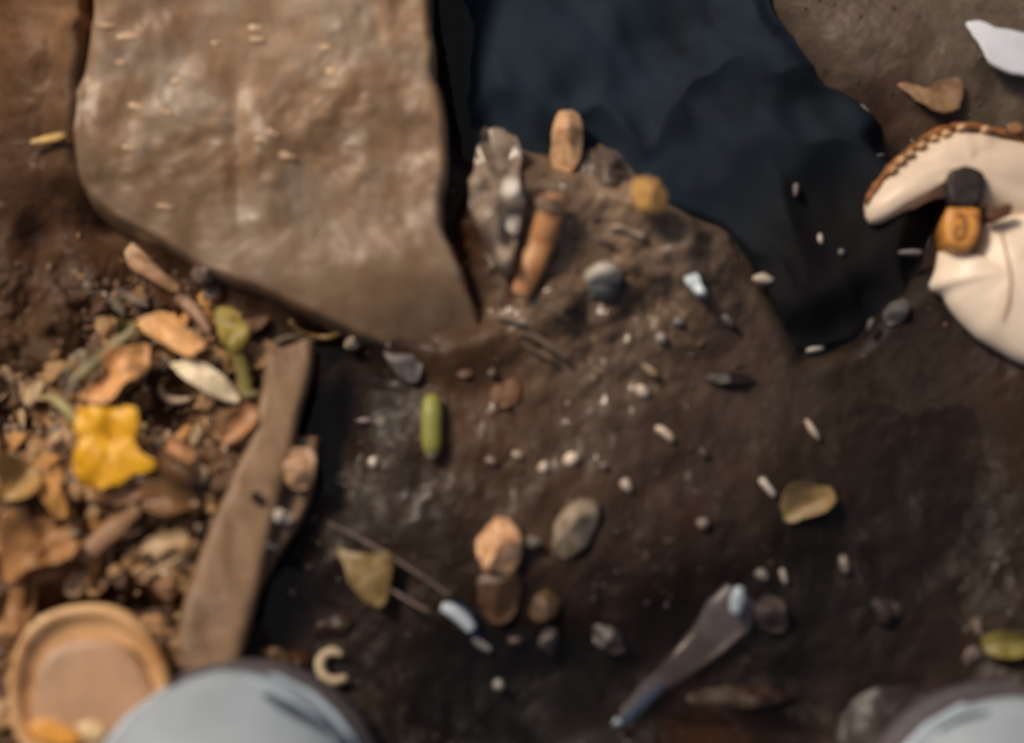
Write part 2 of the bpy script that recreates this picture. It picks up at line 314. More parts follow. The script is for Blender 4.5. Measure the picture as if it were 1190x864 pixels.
# ================================================================== LARGE THINGS
def sheet(name, outline, centre, zfun, m, rings=40, n=8, thick=0.0, skirt=None, zref=0.0, jag=0.02):
    """large solid: fine concentric mesh whose top follows zfun(x, y, edge distance 0..1)"""
    ring = crom([at_z(px, py, zref) for px, py in outline], n); K = len(ring); c = at_z(centre[0], centre[1], zref)
    for p in ring: k = 1+jag*float(fbm(p.x, p.y, 60, 4, 41.0, .65)); p.x = c.x+(p.x-c.x)*k; p.y = c.y+(p.y-c.y)*k
    V = []; F = []
    rs = [1-(i/rings)**1.15 for i in range(rings)]
    pts = np.array([[(c.x+(p.x-c.x)*r, c.y+(p.y-c.y)*r) for p in ring] for r in rs])
    Z = zfun(pts[..., 0], pts[..., 1], np.repeat(np.array(rs)[:, None], K, 1))
    for a in range(rings):
        for i in range(K): V.append((pts[a, i, 0], pts[a, i, 1], float(Z[a, i])))
    zc = float(zfun(np.array([[c.x]]), np.array([[c.y]]), np.array([[0.0]]))[0, 0]); V.append((c.x, c.y, zc)); ct = len(V)-1
    for a in range(rings-1):
        for i in range(K): j = (i+1) % K; F.append((a*K+i, a*K+j, (a+1)*K+j, (a+1)*K+i))
    for i in range(K): F.append(((rings-1)*K+i, (rings-1)*K+(i+1) % K, ct))
    b0 = len(V)
    for i in range(K):
        x, y, z = V[i]
        if skirt is not None: V.append((x+(c.x-x)*-0.01, y+(c.y-y)*-0.01, skirt))
        else: V.append((x, y, z-thick))
    for i in range(K): j = (i+1) % K; F.append((i, b0+i, b0+j, j))
    if skirt is None:
        b1 = len(V)
        for a in range(1, rings):
            for i in range(K): x, y, z = V[a*K+i]; V.append((x, y, z-thick))
        V.append((c.x, c.y, zc-thick)); cb = len(V)-1
        for a in range(rings-1):
            o0 = b0 if a == 0 else b1+(a-1)*K; o1 = b1+a*K
            for i in range(K): j = (i+1) % K; F.append((o0+i, o1+i, o1+j, o0+j))
        for i in range(K): F.append((b1+(rings-2)*K+i, cb, b1+(rings-2)*K+(i+1) % K))
    else:
        F.append(tuple(b0+i for i in range(K)))
    return finish(name, V, F, m)

# brown stone slab
def slab_mat():
    m = bpy.data.materials.new("slab_stone"); m.use_nodes = True; nt = m.node_tree; N = nt.nodes; L = nt.links; b = N["Principled BSDF"]
    tc = N.new("ShaderNodeTexCoord")
    def noise(s, d=5, r=.6):
        n = N.new("ShaderNodeTexNoise"); n.inputs["Scale"].default_value = s; n.inputs["Detail"].default_value = d; n.inputs["Roughness"].default_value = r
        L.new(tc.outputs["Object"], n.inputs["Vector"]); return n
    a = noise(22, 6); r = N.new("ShaderNodeValToRGB"); L.new(a.outputs["Fac"], r.inputs[0])
    r.color_ramp.elements[0].position = .35; r.color_ramp.elements[0].color = (*lin((112, 90, 68)), 1)
    r.color_ramp.elements[1].position = .66; r.color_ramp.elements[1].color = (*lin((160, 144, 126)), 1)
    e = r.color_ramp.elements.new(.5); e.color = (*lin((154, 122, 90)), 1)
    n2 = noise(110, 7, .7); r2 = N.new("ShaderNodeMapRange"); r2.inputs["From Min"].default_value = .3; r2.inputs["From Max"].default_value = .7; r2.inputs["To Min"].default_value = .72; r2.inputs["To Max"].default_value = 1.25
    L.new(n2.outputs["Fac"], r2.inputs["Value"])
    vm = N.new("ShaderNodeVectorMath"); vm.operation = 'SCALE'; L.new(r.outputs[0], vm.inputs[0]); L.new(r2.outputs[0], vm.inputs["Scale"]); L.new(vm.outputs[0], b.inputs["Base Color"])
    sx = N.new("ShaderNodeSeparateXYZ"); L.new(tc.outputs["Object"], sx.inputs[0]); ad = N.new("ShaderNodeMath"); ad.operation = 'MULTIPLY_ADD'; ad.inputs[1].default_value = .05; L.new(a.outputs["Fac"], ad.inputs[0]); L.new(sx.outputs["Y"], ad.inputs[2])
    dm = N.new("ShaderNodeMapRange"); dm.inputs["From Min"].default_value = -.055; dm.inputs["From Max"].default_value = .05; L.new(ad.outputs[0], dm.inputs["Value"])
    mm = N.new("ShaderNodeMixRGB"); mm.inputs[1].default_value = (*lin((112, 90, 68)), 1); L.new(dm.outputs[0], mm.inputs[0]); L.new(vm.outputs[0], mm.inputs[2]); L.new(mm.outputs[0], b.inputs["Base Color"])  # lower end darkened in the colour: fading light and damp together
    b.inputs["Roughness"].default_value = .45; b.inputs["Coat Weight"].default_value = .18; b.inputs["Coat Roughness"].default_value = .35
    n3 = noise(300, 5); bp = N.new("ShaderNodeBump"); bp.inputs["Strength"].default_value = .35; bp.inputs["Distance"].default_value = .0006
    L.new(n3.outputs["Fac"], bp.inputs["Height"]); L.new(bp.outputs[0], b.inputs["Normal"]); return m
SLAB = [(96,-160),(100,-60),(104,10),(94,60),(80,110),(76,160),(84,205),(118,240),(180,276),(240,306),(300,332),(360,358),(420,384),(480,406),(535,424),(562,420),(572,396),(560,360),(546,325),(530,292),(517,262),(515,225),(520,185),(516,130),(508,80),(502,20),(499,-60),(496,-160)]
def slab_z(x, y, r):
    u, v = to_px(x, y, 0.02); z = 0.0095 + 0.022*(1-sstep(-150, 400, v)) + 0.004*sstep(80, 480, u)*(1-sstep(300,400,v))
    lip = np.clip((r-0.95)/0.05, 0, 1); leftside = 1-sstep(60, 300, u)
    z = z - lip**2.2*(0.004+0.010*leftside+0.003*sstep(250, 400, v))
    z = z - 0.008*sstep(310, 410, v)*sstep(340, 540, u)
    return z + 0.0055*fbm(x, y, 20, 3, 2.0) + (0.0024-.0012*sstep(150, 330, v))*fbm(x, y, 70, 4, 8.0, .55) - .003*g2(u, v, 276, 180, 9, 45) + .003*g2(u, v, 318, 172, 28, 26) - .004*g2(u, v, 100, 60, 8, 40)
slab = sheet("stone_slab", SLAB, (300, 150), slab_z, slab_mat(), rings=56, n=9, skirt=-0.02, zref=0.024, jag=0.022)
tag(slab, "large brown stone slab with a ragged lower edge filling the upper left", "stone")

# dark navy cloth lying in the hollow
CLOTH = [(545,-170),(540,-40),(538,60),(548,140),(570,215),(660,250),(770,262),(850,285),(892,335),(915,385),(945,402),(990,388),(1030,352),(1075,312),(1104,262),(1085,215),(1040,180),(1046,140),(1012,108),(965,88),(935,52),(900,14),(880,-60),(870,-170)]
def cloth_z(x, y, r):
    u, v = to_px(x, y, 0.0)
    q = x*0.8+y*0.5+0.02*fbm(x, y, 20, 2, 4.0)
    f = np.abs(fbm(x*1.0+y*0.5, y*0.6-x*0.3, 30, 2, 6.6))*2
    return -0.0020 + 0.004*g2(u, v, 960, 300, 90, 70) + 0.013*(0.5-f)*0.9 + 0.006*fbm(x, y, 30, 3, 14.0) + 0.0005*np.sin(q*420) + 0.009*g2(u, v, 860, 110, 80, 60) + 0.006*g2(u, v, 650, 40, 80, 50) - 0.011*sstep(.82, 1, r)*sstep(-40, 60, v)
cm = mat((31, 43, 55), 0.85, 0.2, 13, 0.15, 0.15, (18, 22, 27), 0.0006)
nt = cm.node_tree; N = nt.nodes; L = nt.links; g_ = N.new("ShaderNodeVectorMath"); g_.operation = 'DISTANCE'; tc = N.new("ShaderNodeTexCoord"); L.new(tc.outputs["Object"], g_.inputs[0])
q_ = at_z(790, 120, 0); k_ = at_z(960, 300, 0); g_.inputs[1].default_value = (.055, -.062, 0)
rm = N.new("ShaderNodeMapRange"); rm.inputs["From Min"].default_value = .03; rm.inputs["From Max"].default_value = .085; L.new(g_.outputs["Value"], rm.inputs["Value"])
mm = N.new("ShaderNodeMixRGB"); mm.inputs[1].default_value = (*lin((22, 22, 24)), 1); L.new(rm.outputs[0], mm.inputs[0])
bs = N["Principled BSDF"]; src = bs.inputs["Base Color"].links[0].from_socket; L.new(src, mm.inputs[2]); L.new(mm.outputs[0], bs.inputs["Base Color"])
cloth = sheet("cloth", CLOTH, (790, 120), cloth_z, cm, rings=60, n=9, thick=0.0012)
tag(cloth, "dark navy crumpled cloth lying in the hollow between slab and mud heap", "cloth")

# ------------------------------------------------------------------ broken cream vessel on the right
cream = mat((224, 204, 182), 0.42, 0.10, 60, 0.15, 0.5, None, 0.0004)
cream2 = mat((240, 222, 200), 0.40, 0.07, 60, 0.12, 0.5, None, 0.0004)
t = empty("broken_shard", P(1110, 200), "curved cream shard with a crusty brown rim beside the dark cloth", "shard")
o = blob("shell", [(1007,236),(1022,212),(1050,183),(1080,163),(1108,153),(1135,152),(1165,158),(1215,172),(1235,215),(1215,252),(1170,246),(1146,240),(1120,228),(1092,226),(1062,240),(1030,254),(1012,256)], 0.010, cream, t, lift=0.002, mode='stone', rough=0.0022, centre=(1125,195), ragged=.05)
crust = mat((150, 98, 52), 0.6, 0.6, 420, 0.8, 0.4, (52, 28, 12), 0.0012)
strip("rim", [(1006,238),(1022,211),(1050,181),(1080,160),(1108,149),(1135,148),(1165,155),(1215,170)], [5,9,8,10,9,7,7,7], 0.8, crust, t, absz=[gz(*P(1110,200).xy)+0.0035]*8, wob=0.9)
for q, (a, b_) in enumerate([(1038,196),(1047,186),(1058,178),(1072,168),(1086,160),(1100,155),(1118,148),(1146,150)]):
    blob("rim_flake", ell(a, b_, 12, 7, 40-q*5), 0.0022, mat((220, 180, 136), .5, .3), t, absz=gz(*P(1110,200).xy)+0.0070, mode='stone')
t = empty("broken_shard", P(1160, 330), "large rounded cream shard with a fine crease below the orange piece", "shard")
zb = gz(*P(1160, 330).xy)
blob("shell", [(1245,236),(1190,244),(1158,250),(1138,262),(1128,290),(1108,296),(1096,284),(1090,306),(1084,330),(1100,341),(1112,362),(1138,388),(1168,406),(1215,424),(1250,400),(1270,320)], 0.014, cream2, t, absz=zb+0.003, mode='stone', rough=0.0014, centre=(1178,322), ragged=.03)
strip("crease", [(1160,262),(1168,290),(1174,322),(1172,350),(1164,372)], [1.5,3,3.5,3,1.5], 0.5, mat((196,160,134), .5, .1), t, absz=[zb+0.0152,zb+0.0164,zb+0.0168,zb+0.0162,zb+0.0148])
o = blob("dark_chip", [(1100,203),(1112,195),(1130,196),(1144,206),(1143,226),(1138,240),(1118,243),(1104,238),(1099,220)], 0.004, mat((36, 27, 24), .6, .4), lift=0.0125, mode='chip', rough=.001)
tag(o, "near black square chip lying on the crusty rimmed cream shard", "chip")
t = empty("orange_bracket", P(1118, 266), "small orange tan block with a dark oval groove touching both cream shards", "block")
zo = gz(*P(1118, 266).xy)+0.011
blob("body", [(1099,246),(1110,242),(1134,243),(1139,255),(1137,272),(1130,289),(1118,293),(1104,290),(1096,275)], 0.006, mat((214, 148, 70), .4, .25, 300, .3), t, absz=zo, mode='chip', sink=0.02)
strip("groove", [(1112,252),(1117,250),(1121,256),(1121,268),(1118,277),(1112,277),(1110,270),(1116,262)], [3,4,4,4,4,4,3,2], .7, mat((104, 66, 18), .5, .2), t, absz=zo+.0058)
strip("side_rib", [(1133,248),(1137,262),(1133,280)], [4,6,4], .7, mat((128, 78, 28), .5, .2), t, absz=zo+.0052)
tag(blob("brown_chip", [(1146,248),(1158,240),(1174,237),(1176,246),(1164,254),(1152,258)], .003, mat((92, 58, 32), .6, .5), lift=.014, mode='chip'), "small dark brown chip wedged between the two cream shards", "chip")
tag(blob("brown_chip", [(1170,146),(1178,142),(1188,145),(1190,152),(1180,155),(1172,153)], .002, mat((150, 108, 70), .5, .4), lift=.006, mode='chip'), "orange brown crumb on the upper edge of the rimmed shard", "chip")
tag(blob("white_flake", [(1124,28),(1140,27),(1160,36),(1195,44),(1230,60),(1225,95),(1190,90),(1162,84),(1144,72),(1136,50)], .0025, mat((216, 220, 230), .35, .08, 100, .1), lift=.004, mode='leaf', curl=.004), "pale bluish white flake on grey mud in the top right corner", "flake")
tag(blob("tan_leaf", [(1044,98),(1062,98),(1078,104),(1092,96),(1112,95),(1120,104),(1116,126),(1098,134),(1078,128),(1060,114)], .001, mat((142, 112, 80), .6, .4), lift=.002, mode='leaf', curl=.004, rough=.003), "dull tan leaf pressed in the mud above the rimmed cream shard", "leaf")

# ------------------------------------------------------------------ round tan dish lower left
def lathe(name, prof, centre, tilt, m, parent=None, seg=72, sc=(1, 1), wob=0.0):
    V = []; F = []; M = Matrix.Rotation(tilt[0], 3, 'X') @ Matrix.Rotation(tilt[1], 3, 'Y')
    for r, z in prof:
        for k in range(seg):
            a = 2*math.pi*k/seg; w = 1+wob*(0.5*math.sin(3*a+1)+0.5*math.sin(5*a+2.2))
            V.append(M @ Vector((r*w*math.cos(a)*sc[0], r*w*math.sin(a)*sc[1], z)) + Vector(centre))
    for i in range(len(prof)-1):
        for k in range(seg): j = (k+1) % seg; F.append((i*seg+k, i*seg+j, (i+1)*seg+j, (i+1)*seg+k))
    F.append(tuple(range(seg))); F.append(tuple((len(prof)-1)*seg+k for k in range(seg)))
    return finish(name, V, F, m, parent)
pc = at_z(106, 800, .014); dz0 = gz(pc.x, pc.y)+.002
t = empty("dish", (pc.x, pc.y, dz0), "round tan clay dish with a raised rim at the lower left", "dish")
R = 90*U
tilt = (math.radians(4), math.radians(-3))
lathe("bowl", [(R*.55, -.006), (R*.80, .000), (R*.95, .007), (R, .0125), (R*.985, .0155), (R*.94, .0168), (R*.89, .0166), (R*.84, .0150), (R*.78, .0125), (R*.74, .0118), (R*.02, .0110)], (pc.x, pc.y, dz0), tilt, mat((218, 174, 124), .32, .28, 45, .4, .5, (176, 124, 74)), t, sc=(1.0, 1.07), wob=.035)
lathe("inner_disc", [(R*.76, .009), (R*.765, .0126), (R*.72, .0138), (R*.62, .0141), (R*.02, .0137)], (pc.x+.001, pc.y-.004, dz0), tilt, mat((184, 146, 114), .42, .22, 60, .3), t, sc=(1.0, 1.04), wob=.045)
blob("stain", ell(104, 770, 12, 7), .0003, mat((120, 88, 62), .5, .2), t, absz=dz0+.0140, mode='stone')
blob("amber_patch", ell(62,852,60,26,-20), .0006, mat((226,158,60), .35, .2), t, absz=dz0+.0160, mode='stone', sink=.004)
blob("pale_patch", ell(106,848,34,22,0), .0008, mat((226,196,150), .35, .2), t, absz=dz0+.0148, mode='stone', sink=.004)
strip("rim_crack", [(150,752),(158,762),(166,772)], [2,4,2], .4, mat((118, 78, 40), .5, .2), t, absz=dz0+.0150)

# ------------------------------------------------------------------ pale blue shoes at the bottom edge
def shoe(toe_px, yaw, label, mirror=1, stripes=(), fwd=(0, 0)):
    ps = at_z(toe_px[0], toe_px[1], .045); base = gz(ps.x, ps.y)-.002
    M = Matrix.Translation((ps.x, ps.y, base)) @ Matrix.Rotation(math.radians(yaw), 4, 'Z')
    root = empty("shoe", (ps.x, ps.y, base), label, "shoe", "pale blue shoes of the person standing at the bottom edge")
    Lh = .285
    def hw(t): return .051*max(0, 1-max(0, 1-t/.20)**2)**.5*(1-.22*sstep(.45, .72, t))*(1-.0*t) if t < .85 else .051*.78*max(0, 1-((t-.85)/.15)**2)**.5
    up = mat((158, 170, 180), .5, .14, 30, .2, .4); solem = mat((72, 64, 68), .6, .25); navy = mat((38, 56, 74), .5, .2); pale = mat((178, 196, 210), .35, .1)
    def loft(name, grow, z0, hfun, m, ts, expo=2.6):
        V = []; F = []; seg = 26
        for t_ in ts:
            w = max(.002, hw(t_)+grow); h = hfun(t_)
            for k in range(seg):
                a = 2*math.pi*k/seg; ca, sa = math.cos(a), math.sin(a)
                x = math.copysign(abs(ca)**(2/expo), ca)*w + mirror*.006*math.sin(t_*math.pi) + (fwd[0] if grow > 0 else 0); zz = math.copysign(abs(sa)**(2/expo), sa)
                V.append(M @ Vector((x, -t_*Lh+(fwd[1] if grow > 0 else 0), z0+(zz*.5+.5)*h)))
        for i in range(len(ts)-1):
            for k in range(seg): j = (k+1) % seg; F.append((i*seg+k, i*seg+j, (i+1)*seg+j, (i+1)*seg+k))
        F.append(tuple(range(seg))); F.append(tuple((len(ts)-1)*seg+k for k in range(seg)))
        return finish(name, V, F, m, root)
    ts = [0.0, .0015, .004, .008, .014, .022, .035, .05, .07, .09, .14, .2, .28, .36, .45, .54, .63, .72, .8, .85, .9, .94, .97, .99, .999]
    loft("sole", .0045, 0.0, lambda t_: .022, solem, ts, 5)
    upper = loft("upper", -.001, .010, lambda t_: .016+.026*min(1, t_/.12)**.5*(1-.0*t_)+.014*sstep(.1, .32, t_)+.038*sstep(.32, .62, t_)+.012*sstep(.8, 1, t_), up, ts, 2.3)
    def arc(name, m, t0, zz, wd, k, g=-.001):
        V = []; F = []
        A = [t0+(.42-t0)*i/14 for i in range(15)]
        for i, t_ in enumerate(A):
            for q in range(6):
                a = 2*math.pi*q/6; x = k*(hw(t_)+g)+mirror*.006*math.sin(t_*math.pi)
                V.append(M @ Vector((x+wd*math.cos(a)*.6, -t_*Lh, zz+wd*math.sin(a)*.6)))
        for i in range(14):
            for q in range(6): j = (q+1) % 6; F.append((i*6+q, i*6+j, (i+1)*6+j, (i+1)*6+q))
        return finish(name, V, F, m, root)
    me_ = upper.data; from_ = [v.co + root.location for v in me_.vertices]
    from mathutils.bvhtree import BVHTree
    tree = BVHTree.FromPolygons(from_, [tuple(p.vertices) for p in me_.polygons])
    for nm, path, wd, mm in stripes:
        V = []; F = []; C = []
        for a, b in [(q.x, q.y) for q in crom([Vector((a, b, 0)) for a, b in path], 5, False)]:
            hit = tree.ray_cast(CAM_LOC, ray(a, b).normalized())
            if hit[0] is not None: C.append((hit[0], hit[1]))
        if len(C) > 3:
            for i, (p, nrm) in enumerate(C):
                d = (C[min(i+1, len(C)-1)][0]-C[max(i-1, 0)][0]).normalized(); sd2 = d.cross(nrm).normalized(); ww = wd*U*.5*math.sin(math.pi*(i+.6)/(len(C)+.2))**.5
                for k in range(8): a = math.pi*2*k/8; V.append(p+sd2*math.cos(a)*ww+nrm*math.sin(a)*ww*.35)
            for i in range(len(C)-1):
                for k in range(8): j = (k+1) % 8; F.append((i*8+k, i*8+j, (i+1)*8+j, (i+1)*8+k))
            finish(nm, V, F, {'navy': navy, 'pale': pale}[mm], root)
    for k in (1, -1):
        arc("welt", pale, .012, .0245, .0035, k, .0005); arc("side_band", navy, .10, .0315, .005, k, -.0022)
    # collar opening and laces further back
    V = []; F = []
    ztop = .010+.094
    for i, (rr, dz_) in enumerate([(1, 0), (.86, .006), (.8, -.012), (.6, -.03), (.02, -.032)]):
        for k in range(24): a = 2*math.pi*k/24; V.append(M @ Vector((.030*rr*math.cos(a), -.215+.052*rr*math.sin(a), ztop+dz_)))
    for i in range(4):
        for k in range(24): j = (k+1) % 24; F.append((i*24+k, i*24+j, (i+1)*24+j, (i+1)*24+k))
    finish("collar", V, F, navy, root)
    return root
shoe((246, 772), 7, "left pale blue grey shoe toe beside the round tan dish", -1, [('pale_piping', [(286,786),(318,800),(352,822),(392,846),(440,872)], 9, 'pale'), ('navy_inset', [(308,806),(330,820),(352,832),(384,850)], 17, 'navy')], (.003, .0035))
shoe((1200, 803), -4, "right pale blue grey shoe toe in the bottom right corner", 1, [('pale_piping', [(1082,840),(1105,822),(1140,808),(1180,803)], 8, 'pale'), ('navy_inset', [(1090,850),(1118,836),(1150,828)], 10, 'navy')], (-.004, .005))

# ------------------------------------------------------------------ weathered wood strip and its split half
wood = mat((142, 114, 86), .5, .3, 45, .8, .4, (108, 84, 62), .0012)
wood2 = mat((136, 108, 82), .55, .35, 160, .6, .4, None, .001)
def plank(name, left, right, th, m, parent, lift):
    n = 8; Lp = crom([P(a, b, lift+th) for a, b in left], n, False); Rp = crom([P(a, b, lift+th) for a, b in right], n, False)
    K = 14; V = []; F = []; zs = [gz(p.x, p.y) for p in Lp+Rp]; zb = sum(zs)/len(zs)+lift
    for i, (a, b) in enumerate(zip(Lp, Rp)):
        for k in range(K+1):
            s = k/K; p = a.lerp(b, s); V.append((p.x, p.y, zb+th*(1-abs(2*s-1)**8*.4)+.0011*float(fbm(p.x*1.0+p.y*.35, p.y*.1, 260, 3, 3.0))+.001*float(fbm(p.x, p.y, 40, 2, 7))))
        for k in (K, 0):
            s = k/K; p = a.lerp(b, s); V.append((p.x, p.y, zb-.004))
    W_ = K+3
    for i in range(len(Lp)-1):
        for k in range(W_): j = (k+1) % W_; F.append((i*W_+k, i*W_+j, (i+1)*W_+j, (i+1)*W_+k))
    F.append(tuple(range(W_))); F.append(tuple((len(Lp)-1)*W_+k for k in range(W_)))
    return finish(name, V, F, m, parent)
t = empty("wood_strip", P(285, 590), "long weathered grey brown strip of wood leaning across the leaf litter", "wood")
plank("main_split", [(306,410),(302,450),(288,505),(262,560),(234,628),(214,700),(194,775)], [(366,396),(362,440),(348,490),(334,550),(314,620),(300,690),(272,785)], .006, wood, t, .009)
plank("side_split", [(336,508),(330,545),(318,590),(300,640),(282,690)], [(372,512),(366,556),(350,600),(322,646),(296,694)], .005, wood2, t, .005)
zw = gz(*P(297, 577).xy)
blob("knot_hole", ell(297, 577, 12, 12), .0008, mat((22, 14, 9), .8, .2), t, lift=.0150, mode='stone')
strip("splinter", [(309,408),(325,396),(345,392),(360,397)], [3,7,7,3], .5, mat((124, 108, 88), .5), t, lift=.013)

# ================================================================== LITTER, LEAVES, STONES
def leaf(name, label, outline, col, th=.0007, lift=.003, curl=.004, rough=.003, cat="leaf", second=None, rg=.45, drape=.3, ridge=0.0, group=None, sub=0.0, centre=None):
    o = blob(name, outline, th, mat(col, rg, .3, 220, .35, .5, second, .0006, sub), lift=lift, mode='leaf', curl=curl, rough=rough, drape=drape, ridge=ridge, centre=centre, ragged=.10)
    return tag(o, label, cat, group)
def stone(name, label, outline, col, th, lift=0, cat="stone", rg=.38, second=None, rough=.0022, mode='rock', group=None, scale=260, centre=None):
    o = blob(name, outline, th, mat(col, rg, .35, scale, .5, .5, second, .0008), lift=lift, mode=mode, rough=rough, group=None) if False else blob(name, outline, th, mat(col, rg, .35, scale, .5, .5, second, .0008), lift=lift, mode=mode, rough=rough, centre=centre)
    return tag(o, label, cat, group)
def twig(name, label, pts, w, col, flat=.8, lift=.002, cat="twig", rg=.5, wob=.2, group=None):
    return tag(strip(name, pts, w, flat, mat(col, rg, .3, 300, .4), lift=lift, wob=wob), label, cat, group)

leaf("yellow_petal", "bright yellow crumpled petal, the most vivid piece in the litter", [(88,478),(106,472),(132,475),(160,474),(163,492),(158,512),(164,527),(182,538),(174,548),(154,552),(143,563),(120,570),(98,564),(89,545),(88,522),(91,508),(87,493)], (236,176,26), lift=.012, rough=.004, curl=.0015, cat="petal", rg=.4, second=(196,128,8), drape=0)
twig("green_curl", "pale green curled stem joined to the top left of the yellow petal", [(44,464),(60,463),(76,474),(94,494)], [5,10,14,12], (160,146,96), .35, .008, "stem")
leaf("orange_leaf", "smooth orange tan leaf lying highest of the loose leaves", [(157,373),(170,365),(192,365),(208,375),(224,388),(238,400),(232,411),(220,416),(200,406),(180,394),(166,384)], (232,174,112), lift=.011, curl=.003, drape=0)
leaf("cream_leaf", "cream pointed leaf between the orange leaf and the green leaf", [(198,422),(215,419),(236,423),(254,434),(269,447),(279,465),(262,465),(244,459),(226,449),(210,437)], (238,218,182), lift=.011, curl=.004, drape=0)
t = empty("green_leaf", P(270, 385), "olive green leaf with a short stem standing at the edge of the slab", "leaf")
zg = gz(*P(270, 385).xy)
blob("blade", [(249,364),(260,357),(274,363),(286,377),(291,391),(284,403),(273,412),(262,404),(253,388)], .0008, mat((146,128,48), .45, .25, 200, .3), t, absz=zg+.009, mode='leaf', curl=.002, rough=.004, ragged=.15)
strip("stem", [(271,403),(279,420),(283,438),(286,458)], [20,15,15,17], .35, mat((128,118,60), .45, .25), t, absz=[zg+.008, zg+.007, zg+.006, zg+.005])
strip("stem_foot", [(279,456),(289,459),(299,457)], [8,9,5], .5, mat((140,132,84), .45, .25), t, absz=zg+.006)
leaf("folded_leaf", "folded tan orange leaf just above the yellow petal", [(90,460),(106,449),(122,443),(128,432),(120,420),(132,405),(152,404),(173,400),(172,424),(160,440),(146,447),(132,463),(118,471),(101,465)], (226,166,106), lift=.010, curl=.003, rough=.006, drape=0)
twig("grass_blade", "grey green dry blade running up to the right over the folded leaf", [(82,446),(102,428),(128,406),(158,382)], [5,13,14,8], (142,134,96), .3, .011, "grass blade")
twig("grass_blade", "thin pale dry blade curled at the left end of the grey green blade", [(74,436),(84,422),(92,411),(98,412),(94,424)], [3,6,7,6,3], (160,146,120), .4, .009, "grass blade")
leaf("olive_scrap", "small olive scrap between the folded leaf and the orange leaf", [(138,378),(150,372),(160,378),(158,392),(146,402),(138,396)], (136,128,76), lift=.008)
leaf("curled_leaf", "long tan curled leaf highest up against the slab", [(146,299),(158,293),(171,299),(188,316),(207,330),(203,338),(188,333),(170,322),(154,312)], (172,132,98), lift=.008, curl=.006)
twig("curled_strip", "brown pink curled strip ending above the orange leaf", [(204,346),(216,352),(230,366),(244,388)], [8,16,14,6], (158,122,98), .35, .008, "leaf strip")
stone("brown_husk", "dark brown husk between the two curled strips", [(172,326),(190,336),(206,345),(220,360),(236,384),(228,388),(210,372),(190,352),(176,340)], (74,44,20), .005, .002, "husk")
stone("grey_clod", "round grey clod tucked under the slab edge", ell(236,320,30,26), (104,88,76), .007, .002, "clod")
twig("grey_scrap", "grey scrap left of the long curled leaf", [(134,336),(146,344),(160,350),(172,356)], [6,11,9,4], (140,122,104), .4, .006, "scrap")
leaf("tan_leaf", "tan oval leaf touching the left side of the wood strip", [(254,508),(264,486),(280,473),(297,472),(302,484),(292,500),(276,512),(262,516)], (176,126,86), lift=.008)
leaf("curled_husk", "small tan curled husk with a white tip right of the yellow petal", [(182,516),(190,509),(206,510),(222,518),(228,530),(222,542),(208,536),(196,526)], (190,142,100), lift=.009, curl=.006, cat="husk")
stone("white_tip", "white crumb at the tip of the small curled husk", ell(184,512,13,7,-20), (206,190,168), .003, .010, "crumb", .3)
leaf("brown_leaf", "dark brown leaf under the small curled husk", [(192,534),(210,540),(228,544),(232,558),(216,566),(198,560),(188,546)], (104,74,48), lift=.006)
twig("pale_curl", "pale hooked curl in the dark gap below the cream leaf", [(187,448),(190,460),(204,466),(222,464)], [4,8,9,5], (168,148,124), .5, .008, "curl")
leaf("crumpled_leaf", "crumpled pinkish tan leaf directly under the yellow petal", [(100,566),(120,572),(142,564),(160,554),(176,552),(176,566),(164,580),(142,588),(118,584),(102,578)], (168,128,94), lift=.007, rough=.007)
stone("white_crumb", "bright white crumb at the right of the crumpled leaf", ell(163,556,12,10), (214,198,176), .004, .010, "crumb", .3)
stone("white_crumb", "small white crumb at the lower left corner of the yellow petal", ell(82,560,12,6,20), (200,186,160), .003, .008, "crumb", .3)
leaf("tan_leaf", "ochre leaf at the left edge below the dark gap", [(4,536),(26,533),(42,542),(50,560),(44,574),(24,582),(2,578)], (176,138,82), lift=.007)
leaf("tan_leaf", "narrow golden tan leaf hanging down left of the crumpled leaf", [(42,556),(58,553),(70,566),(77,584),(75,602),(62,600),(50,582),(42,570)], (206,152,84), lift=.010)
leaf("broad_leaf", "broad tan leaf at the left edge above the dish", [(4,602),(26,600),(52,608),(80,618),(93,636),(84,652),(60,656),(34,664),(2,674)], (166,118,70), lift=.008, rough=.007)
leaf("broad_leaf", "low ochre leaf beneath the broad tan leaf at the left edge", [(2,660),(30,656),(60,652),(82,660),(70,672),(44,680),(16,690),(2,688)], (150,108,64), lift=.006, rough=.006)
twig("bark_strip", "tan diagonal bark strip rising from the broad leaf", [(94,652),(114,632),(138,612),(162,590)], [14,24,24,14], (156,118,86), .3, .007, "bark")
leaf("brown_leaf", "wide brown leaf below the crumpled leaf", [(160,566),(182,560),(208,564),(228,576),(222,592),(198,600),(174,596),(162,584)], (128,92,56), lift=.006)
twig("pale_chip", "pale splinter at the left edge of the wood strip", [(204,596),(216,590),(230,586)], [4,8,5], (206,182,148), .5, .008, "splinter")
leaf("pale_leaf", "pale narrow leaf left of the wood strip", [(163,641),(170,628),(192,620),(216,618),(217,632),(196,637),(180,643)], (184,154,114), lift=.009)
twig("thin_twig", "thin pale twig below the pale narrow leaf", [(164,676),(178,666),(194,658),(212,647)], [3,6,6,3], (202,168,126), .8, .009)
stone("tan_crumb", "tan crumb under the thin pale twig", [(180,684),(186,670),(198,668),(204,682),(200,694),(188,694)], (182,140,104), .005, .004, "crumb")
stone("tan_crumb", "tan crumb above the dark gap over the dish", ell(103,675,14,12), (162,124,90), .005, .004, "crumb")
twig("edge_strip", "upright tan strip at the left edge beside the dish", [(14,740),(18,712),(22,686),(20,660)], [18,22,18,8], (160,116,70), .3, .006, "leaf strip")
